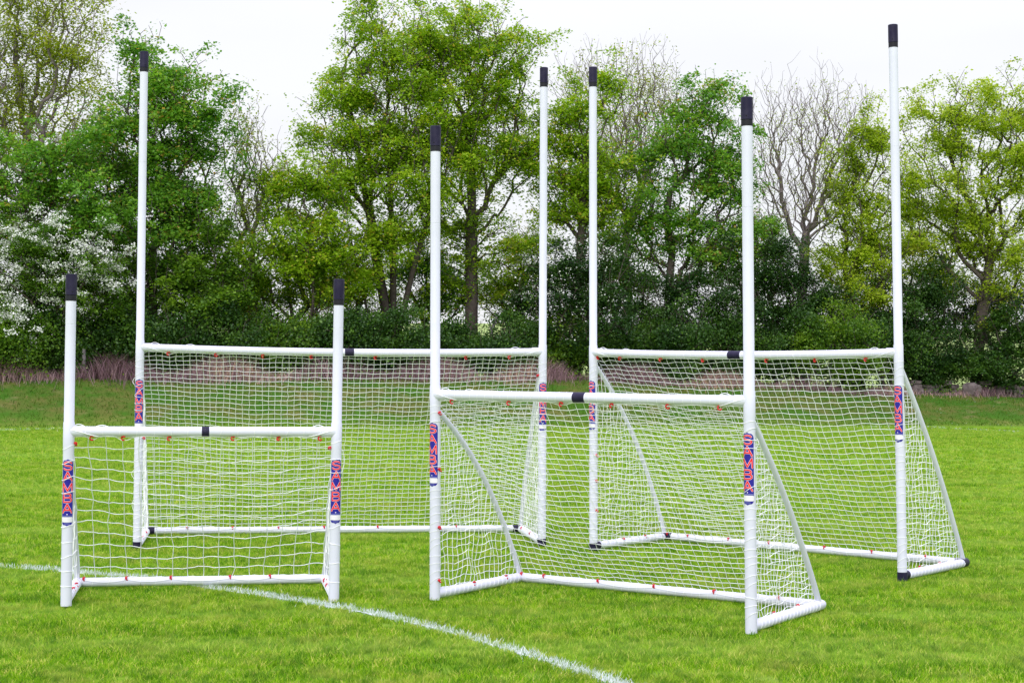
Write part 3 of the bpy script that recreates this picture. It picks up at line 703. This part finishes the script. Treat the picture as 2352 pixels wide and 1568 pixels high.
plant('tall_tree', 'tall sparse yellow-green tree with fine bare branches at top left corner', 'tree', 90, 9.5, [(60, 100, 150, 140), (150, 60, 110, 90), (20, 290, 140, 120), (185, 230, 80, 130), (-90, 150, 110, 180), (90, -60, 130, 90)], 2100, 40000, LM['olive'], .095, seed=21, tipr=.0045, curl=.18, wander=.03, rexp=.5, spray=(.20, .12), bark=M_BARK2)
plant('broad_tree', 'dense round-topped green tree behind the left tall upright', 'tree', 350, 6.8, [(330, 120, 60, 75), (400, 240, 105, 110), (290, 280, 90, 110), (420, 400, 115, 120), (310, 470, 140, 110), (450, 530, 95, 90), (240, 380, 80, 90), (440, 170, 45, 60)], 1000, 88000, LM['sycamore'], .108, seed=22, spray=(.17, .06))
plant('leafy_tree', 'green tree low on the left edge above the white blossom', 'tree', 60, 6.0, [(80, 400, 150, 100), (180, 330, 90, 60), (190, 480, 110, 80), (20, 500, 100, 70), (-80, 420, 90, 120)], 600, 46000, LM['sycamore'], .105, seed=23)
plant('hawthorn', 'large hawthorn covered in white blossom at the left edge', 'tree', 120, 5.0, [(50, 570, 120, 80), (180, 600, 110, 80), (110, 680, 120, 70), (-40, 640, 70, 110), (260, 660, 60, 60)], 800, 46000, LM['mid'], .085, seed=24, blossom=18000, stems=3, fork=.2, spray=(.17, .06))
plant('hawthorn', 'small hawthorn with white blossom low in the left corner', 'bush', 15, 4.4, [(15, 745, 55, 70), (-50, 740, 50, 70), (50, 790, 30, 35)], 200, 12000, LM['mid'], .08, seed=25, blossom=5000, stems=3, fork=.1)
plant('slim_tree', 'slim bare grey-twigged tree between the left and central crowns', 'tree', 585, 7.5, [(560, 320, 45, 90), (600, 430, 50, 110), (560, 450, 45, 100), (640, 400, 30, 60)], 1200, 4500, LM['olive'], .08, seed=26, bark=M_BARK2, tipr=.004, rexp=.48, rise=.8, curl=.12)
plant('round_tree', 'lower yellow-green tree left of the big central crown', 'tree', 690, 6.4, [(640, 420, 70, 60), (700, 530, 100, 80), (740, 410, 70, 60), (620, 600, 90, 70), (760, 620, 100, 80), (540, 640, 60, 70)], 620, 50000, LM['beech'], .105, seed=27, stems=2)
plant('ash_tree', 'dark green tree under the broad left crown, above the hedge', 'tree', 430, 5.6, [(400, 640, 120, 70), (520, 580, 60, 90), (320, 620, 70, 80), (470, 690, 90, 45)], 420, 28000, LM['mid'], .10, seed=28, stems=2)
plant('central_tree', 'big central tree with a cluster of leaning trunks left of the front upright', 'tree', 905, 7.2, [(860, 130, 85, 120), (790, 220, 75, 60), (840, 330, 130, 80), (950, 230, 110, 110), (770, 420, 90, 60), (730, 300, 45, 55), (720, 240, 35, 30), (840, 10, 50, 50), (960, 420, 110, 90), (880, 540, 110, 70), (830, 60, 40, 70)], 1500, 78000, LM['beech'], .10, seed=29, stems=5, fork=.45, spread=.7, spray=(.17, .06))
plant('central_tree', 'big central tree with one stout trunk right of the front upright', 'tree', 1083, 7.6, [(1050, 70, 120, 75), (1120, 190, 110, 100), (1185, 110, 70, 60), (1080, 330, 150, 85), (1190, 330, 80, 90), (1060, 500, 90, 70), (1160, 560, 80, 70), (1010, 610, 60, 60), (960, 120, 70, 100)], 1500, 80000, LM['beech'], .10, seed=30, fork=.42, spray=(.17, .06))
plant('fork_tree', 'yellow-green tree with forked trunk behind the two middle uprights', 'tree', 1325, 7.0, [(1300, 290, 80, 90), (1410, 200, 50, 60), (1370, 390, 100, 80), (1270, 430, 60, 70), (1350, 480, 90, 45)], 850, 38000, LM['beech'], .105, seed=31, fork=.5, spray=(.17, .06))
plant('bare_tree', 'bare twiggy treetop rising behind the middle uprights', 'tree', 1440, 10.5, [(1340, 190, 60, 80), (1470, 200, 80, 90), (1440, 320, 100, 80), (1540, 260, 40, 70)], 2400, 11000, LM['olive'], .075, seed=32, bark=M_BARK2, tipr=.0036, rexp=.49, rise=1.0, curl=.12)
plant('arching_tree', 'loose green tree with arching boughs left of the right front upright', 'tree', 1530, 6.8, [(1620, 240, 85, 65), (1560, 330, 100, 70), (1660, 400, 80, 100), (1510, 460, 90, 70), (1610, 560, 100, 70), (1470, 540, 60, 60), (1690, 520, 60, 90)], 1100, 48000, LM['sycamore'], .11, seed=33, fork=.35, spray=(.17, .06))
plant('dark_bush', 'dark blue-green bush with pale blossom between the two middle uprights', 'bush', 1300, 5.2, [(1280, 620, 80, 80), (1380, 610, 80, 80), (1320, 720, 120, 70), (1220, 700, 50, 60)], 520, 42000, LM['dark'], .08, seed=34, stems=4, fork=.15, blossom=900)
plant('dark_bush', 'dark bush with faint blossom low behind the right front upright', 'bush', 1600, 5.4, [(1500, 680, 80, 80), (1590, 680, 90, 70), (1690, 640, 80, 80), (1690, 740, 90, 60)], 480, 36000, LM['dark'], .08, seed=35, stems=4, fork=.15, blossom=500)
plant('bare_tree', 'tall bare spreading tree between the two right uprights', 'tree', 1850, 7.6, [(1760, 330, 55, 130), (1850, 270, 100, 100), (1930, 330, 70, 110), (1850, 430, 110, 80), (1740, 440, 40, 80), (1980, 260, 40, 60)], 3200, 4500, LM['olive'], .07, seed=36, bark=M_BARK2, tipr=.0033, rexp=.49, rise=1.0, curl=.12, fork=.22)
plant('ivy_bush', 'dark ivy-covered bush at the foot of the bare tree', 'bush', 1840, 5.6, [(1800, 640, 75, 75), (1880, 700, 80, 70), (1780, 570, 40, 50), (1750, 720, 60, 60)], 420, 32000, LM['dark'], .08, seed=37, stems=3, fork=.2)
plant('pale_tree', 'pale lime-green small tree left of the rightmost upright', 'tree', 1980, 6.4, [(1990, 330, 70, 90), (1960, 470, 75, 70), (2020, 560, 70, 80), (1920, 590, 70, 60), (2060, 420, 50, 80), (1990, 660, 60, 50)], 700, 38000, LM['lime'], .095, seed=38, stems=2, spray=(.15, .06))
plant('lime_tree', 'large bright yellow-green tree at the right edge', 'tree', 2240, 6.2, [(2270, 240, 105, 70), (2160, 290, 80, 80), (2340, 360, 90, 110), (2180, 420, 115, 80), (2110, 520, 70, 70), (2250, 530, 120, 80), (2340, 620, 80, 70), (2290, 690, 50, 40), (2400, 250, 70, 80)], 1400, 74000, LM['lime'], .098, seed=39, fork=.35, spray=(.17, .06))
plant('dark_shrub', 'dark shrub in shade right of the rightmost upright', 'bush', 2120, 5.2, [(2120, 690, 70, 80), (2150, 800, 80, 60), (2060, 720, 50, 80)], 300, 34000, LM['dark'], .085, seed=40, stems=3, fork=.15)
plant('dark_shrub', 'dark shrub in the right corner behind the boulders', 'bush', 2300, 5.0, [(2240, 770, 80, 70), (2340, 750, 70, 70), (2300, 840, 100, 48), (2400, 810, 60, 70)], 380, 44000, LM['hedge'], .085, seed=41, stems=3, fork=.1)
plant('dark_shrub', 'dark shrub just above the stones beside the rightmost net', 'bush', 2160, 4.5, [(2150, 840, 60, 40), (2090, 830, 40, 40)], 110, 12000, LM['hedge'], .08, seed=42, stems=3, fork=.05)
# loose understorey between and behind the trunks
for i, (px, lb, lob, m) in enumerate([
    (330, 'thin young tree in shade behind the tall left upright', [(280, 640, 110, 90), (400, 690, 110, 60)], 'mid'),
    (560, 'thin shaded young tree below the slim bare tree', [(540, 640, 90, 90), (620, 700, 100, 50)], 'mid'),
    (800, 'loose young tree in front of the leaning trunks', [(790, 640, 90, 80), (850, 700, 90, 40), (740, 600, 60, 60)], 'beech'),
    (1005, 'loose young tree just right of the front middle upright', [(1010, 660, 70, 60), (960, 610, 60, 60)], 'sycamore'),
    (1175, 'loose young tree left of the dark blossom bush', [(1160, 660, 80, 70), (1210, 590, 60, 80)], 'beech'),
    (1450, 'loose young tree between the dark bushes behind the right rear goal', [(1440, 640, 90, 80), (1420, 540, 70, 60)], 'sycamore'),
    (1730, 'loose green young tree just right of the right front upright', [(1730, 620, 70, 100), (1770, 520, 40, 60)], 'sycamore'),
    (1960, 'shaded young tree left of the tallest upright', [(1950, 700, 90, 70), (2010, 630, 60, 60)], 'mid'),
    (2110, 'leafy young tree just right of the tallest upright', [(2110, 600, 70, 90), (2170, 660, 70, 70)], 'beech'),
    (2260, 'shaded young tree behind the lowest right-hand bough', [(2240, 700, 110, 60), (2350, 700, 80, 70)], 'dark')]):
    plant('young_tree', lb, 'tree', px, 8.6 + .2 * (i % 3), lob, 420, 17000, LM[m], .09, seed=120 + i, stems=2, fork=.2)
# hedge, bush by bush
HEDGE = [(-20, 'leftmost hedge bush, below the hawthorn blossom'), (110, 'hedge bush behind the short left upright'), (235, 'square dense hedge bush between the two left uprights'),
         (365, 'hedge bush just right of the tall left upright base'), (490, 'hedge bush over the left half of the wide crossbar'), (620, 'hedge bush left of the second short upright'),
         (750, 'hedge bush directly behind the second short upright'), (880, 'hedge bush under the cluster of leaning trunks'), (1010, 'hedge bush behind the front middle upright'),
         (1140, 'low hedge bush under the gap right of the stout trunk'), (1270, 'hedge bush between the two rear middle uprights'), (1400, 'hedge bush right of the rear middle upright'),
         (1530, 'hedge bush under the arching green tree'), (1660, 'hedge bush left of the right front upright'), (1790, 'hedge bush right of the right front upright'),
         (1920, 'hedge bush under the pale lime-green tree'), (2040, 'hedge bush behind the rightmost upright')]
for i, (px, lb) in enumerate(HEDGE):
    low = 745 if px in (1140, 1010) else 715
    bot = 822 if px < 1500 else 845
    plant('hedge_bush', 'dark green ' + lb, 'bush', px, 4.6 + .3 * (i % 3), [(px - 35, (low + bot) / 2 + 12, 62, (bot - low) * .50), (px + 40, (low + bot) / 2 + 4, 62, (bot - low) * .55)],
          210, 26000, LM['hedge'] if i % 5 else LM['mid'], .085, seed=60 + i, stems=4, fork=.05, spray=(.2, .13), group='bushes of the hedge along the bank top', flat=.35)

# ------------------------------------------------------------------ dead grass and twigs at the foot of the hedge
M_DEAD = ramp_mat('dead_stems', [(0, (.13, .07, .08)), (.4, (.30, .19, .22)), (.75, (.46, .32, .31)), (1, (.62, .42, .26))], .8, .12, 1.6, spec=.1)
def dead_band():
    n = 80000; x = rng.uniform(-21, 21, n); d = BW + rng.normal(.35, .45, n); y = toe(x) + d
    dens = np.interp(x, [-21, -6, 0, 3, 8, 12, 14, 21], [1, 1, .9, .85, .8, .7, .6, .6]) * (.62 + .38 * np.sin(x * 1.3 + 1.7 * np.sin(x * .47)))
    k = rng.random(n) < dens; x, y = x[k], y[k]; n = len(x)
    h = rng.uniform(.2, .82, n) * np.interp(x, [-21, 0, 8, 13, 21], [1, .9, .7, .45, .45]) * (.75 + .35 * np.sin(x * 2.1))
    vb, fb = blades(x, y, ground_z(x, y) - .02, h, rng.uniform(.010, .02, n), h * rng.uniform(.2, 1.0, n))
    tint = np.repeat(np.clip(.45 + .25 * np.sin(x * .9 + 2) + rng.normal(0, .2, n), 0, 1), 2)
    tag(raw_mesh('dead_grass', vb, fb, M_DEAD, attrs={'tint': ('FACE', tint)}), 'dry purple-brown dead stems along the foot of the hedge', 'dead grass', kind='stuff')
    n = 26000; x = rng.uniform(-20, 20, n); d = BW * rng.random(n) ** .9; y = toe(x) + d
    vb, fb = blades(x, y, ground_z(x, y), rng.uniform(.03, .085, n), rng.uniform(.012, .022, n), rng.uniform(.03, .08, n))
    tint = np.repeat(np.clip(rng.normal(.35, .25, n), 0, 1), 2)
    M_ROUGH = ramp_mat('rough_grass', [(0, (.045, .12, .006)), (.5, (.085, .18, .010)), (.8, (.16, .18, .035)), (1, (.30, .24, .10))], .7, .15, 1.4, spec=.15)
    tag(raw_mesh('bank_grass', vb, fb, M_ROUGH, attrs={'tint': ('FACE', tint)}), 'rough olive grass with dry patches on the sloping bank', 'grass', kind='stuff')
    n = 4200; x = rng.uniform(-20, 20, n); y = toe(x) + BW + rng.normal(.05, .25, n)
    k = rng.random(n) < .5 + .5 * np.sin(x * 3.1 + 2 * np.sin(x)); x, y = x[k], y[k]; n = len(x)
    V, Fq = leaf_arrays(np.column_stack([x, y, ground_z(x, y) + rng.uniform(.02, .25, n)]), .07, rng, .3)
    tag(raw_mesh('weeds', V, Fq, LM['mid'], attrs={'tint': ('FACE', rng.random(n))}), 'low green weeds among the dead stems', 'weeds', kind='stuff')
dead_band()
def daisies():
    n = 260; x = rng.uniform(8, 17, n); y = toe(x) + rng.uniform(-2.5, 3, n)
    n2 = 60; x = np.concatenate([x, rng.uniform(-17, 8, n2)]); y = np.concatenate([y, toe(x[n:]) + rng.uniform(-3, 3, n2)])
    V, Fq = leaf_arrays(np.column_stack([x, y, ground_z(x, y) + .05]), .028, rng, .8)
    tag(raw_mesh('daisies', V, Fq, M_BLOSSOM), 'scattered white daisies on the right of the bank', 'flowers', kind='stuff')
daisies()

# ------------------------------------------------------------------ stones, fence posts, stump
M_STONE = pmat('stone', (.20, .165, .165), .9, .2, bump=.8, noise=(6, .85, (.08, .062, .06)))
def stone(name, label, px, py, w_, h_, off, seed, group=None, tilt=0.):
    rg = np.random.default_rng(seed); x0, _ = at(px, 890, 50); Y = float(toe(x0)) + off; x0, z0 = at(px, py, Y)
    import bmesh
    bm = bmesh.new(); bmesh.ops.create_icosphere(bm, subdivisions=3, radius=1)
    ax = rg.normal(0, 1, (9, 3)); ax /= np.linalg.norm(ax, axis=1)[:, None]; lim = rg.uniform(.55, .85, 9)
    for v in bm.verts:
        c = np.array(v.co)
        for a, l in zip(ax, lim):
            d_ = c @ a
            if d_ > l: c = c - a * (d_ - l)
        c += .03 * np.sin(c[[1, 2, 0]] * 9 + seed)
        v.co = Vector((c[0] * w_ / 2, c[1] * w_ * .38, c[2] * h_ / 2))
    bmesh.ops.transform(bm, matrix=Matrix.Rotation(tilt, 4, 'Y'), verts=bm.verts)
    me = bpy.data.meshes.new(name); bm.to_mesh(me); bm.free(); me.materials.append(M_STONE)
    o = bpy.data.objects.new(name, me); COL.objects.link(o); o.location = (x0, Y, z0); tag(o, label, 'stone', group)
    return o
stone('boulder', 'large upright pale boulder leaning at the top of the right bank', 2232, 900, .72, .70, BW - .1, 3, tilt=.35)
def rubble_wall():
    """tumbled dry stone wall: many stones, one wall"""
    import bmesh
    rg = np.random.default_rng(8); root_x, _ = at(2120, 900, 50); bm = bmesh.new()
    for row in range(5):
        px = 2088 + rg.uniform(0, 10)
        while px < 2440:
            wpx = rg.uniform(12, 30); px += wpx * .98
            xx, _ = at(px, 900, 50); Y = float(toe(xx)) + BW + .45; py = 915 + (px - 2100) * .010 - 9.2 * row
            if 2208 < px < 2262 or rg.random() < (0, .02, .15, .45, .75)[row]: continue
            X, Z = at(px - wpx / 2, py + rg.uniform(-1, 1), Y)
            ww, hh = wpx * Y / F * .5, .068 * rg.uniform(.85, 1.15); g_ = bmesh.ops.create_cube(bm, size=2)
            a_ = rg.normal(0, .05)
            for v in g_['verts']:
                c = np.array(v.co) * (1 + rg.normal(0, .10, 3)); v.co = Vector((X + c[0] * ww * .93, Y + c[1] * .17 + .04 * row, Z + c[2] * hh + a_ * c[0] * ww))
    bmesh.ops.bevel(bm, geom=bm.edges[:], offset=.018, segments=2, affect='EDGES', clamp_overlap=True)
    me = bpy.data.meshes.new('stone_wall'); bm.to_mesh(me); bm.free(); me.materials.append(M_STONE)
    o = bpy.data.objects.new('stone_wall', me); COL.objects.link(o); tag(o, 'low tumbled dry stone wall under the shrubs on the right', 'wall')
rubble_wall()
M_WOOD = pmat('weathered_wood', (.20, .18, .19), .85, .1, bump=.5, noise=(12, .7, (.09, .075, .075)))
def fence_post(px, py0, py1, off, label, r=.05, lean=0.):
    x0, _ = at(px, 830, 48); Y = float(toe(x0)) + off; x0, zt = at(px, py0, Y); zg = float(ground_z(x0, Y)); mb = MB()
    h = zt - zg
    mb.tube([(0, 0, -.1), (lean * .4, 0, h * .5), (lean, .0, h - .03), (lean, 0, h)], [r, r * .97, r * .95, r * .7], 10)
    o = mb.build('fence_post', M_WOOD); o.location = (x0, Y, zg); tag(o, label, 'post', 'wooden fence posts along the hedge')
fence_post(193, 800, 870, BW + .5, 'grey wooden fence post just right of the short left upright', .055)
fence_post(301, 830, 872, BW + .5, 'thin pale wooden post left of the tall left upright', .03)
fence_post(1379, 858, 900, BW + .4, 'wooden fence post half hidden behind the rear middle upright', .035)
fence_post(1908, 745, 830, BW + .9, 'dark wooden fence post below the pale lime-green tree', .05)
def stump():
    Y = float(toe(-.5)) + BW + 1.3; x0, zt = at(1137, 716, Y); zg = float(ground_z(x0, Y)); h = zt - zg; mb = MB()
    mb.tube([(-.12, 0, -.1), (-.13, 0, h * .45), (-.10, .02, h * .72), (.02, 0, h * .88), (.10, 0, h)], [.075, .07, .06, .05, .025], 9)
    mb.tube([(-.10, .02, h * .72), (-.16, 0, h * .80)], [.045, .03], 7)
    o = mb.build('broken_stump', M_WOOD); o.location = (x0, Y, zg); tag(o, 'pale broken branch stump standing in the hedge gap right of the stout trunk', 'stump')
stump()
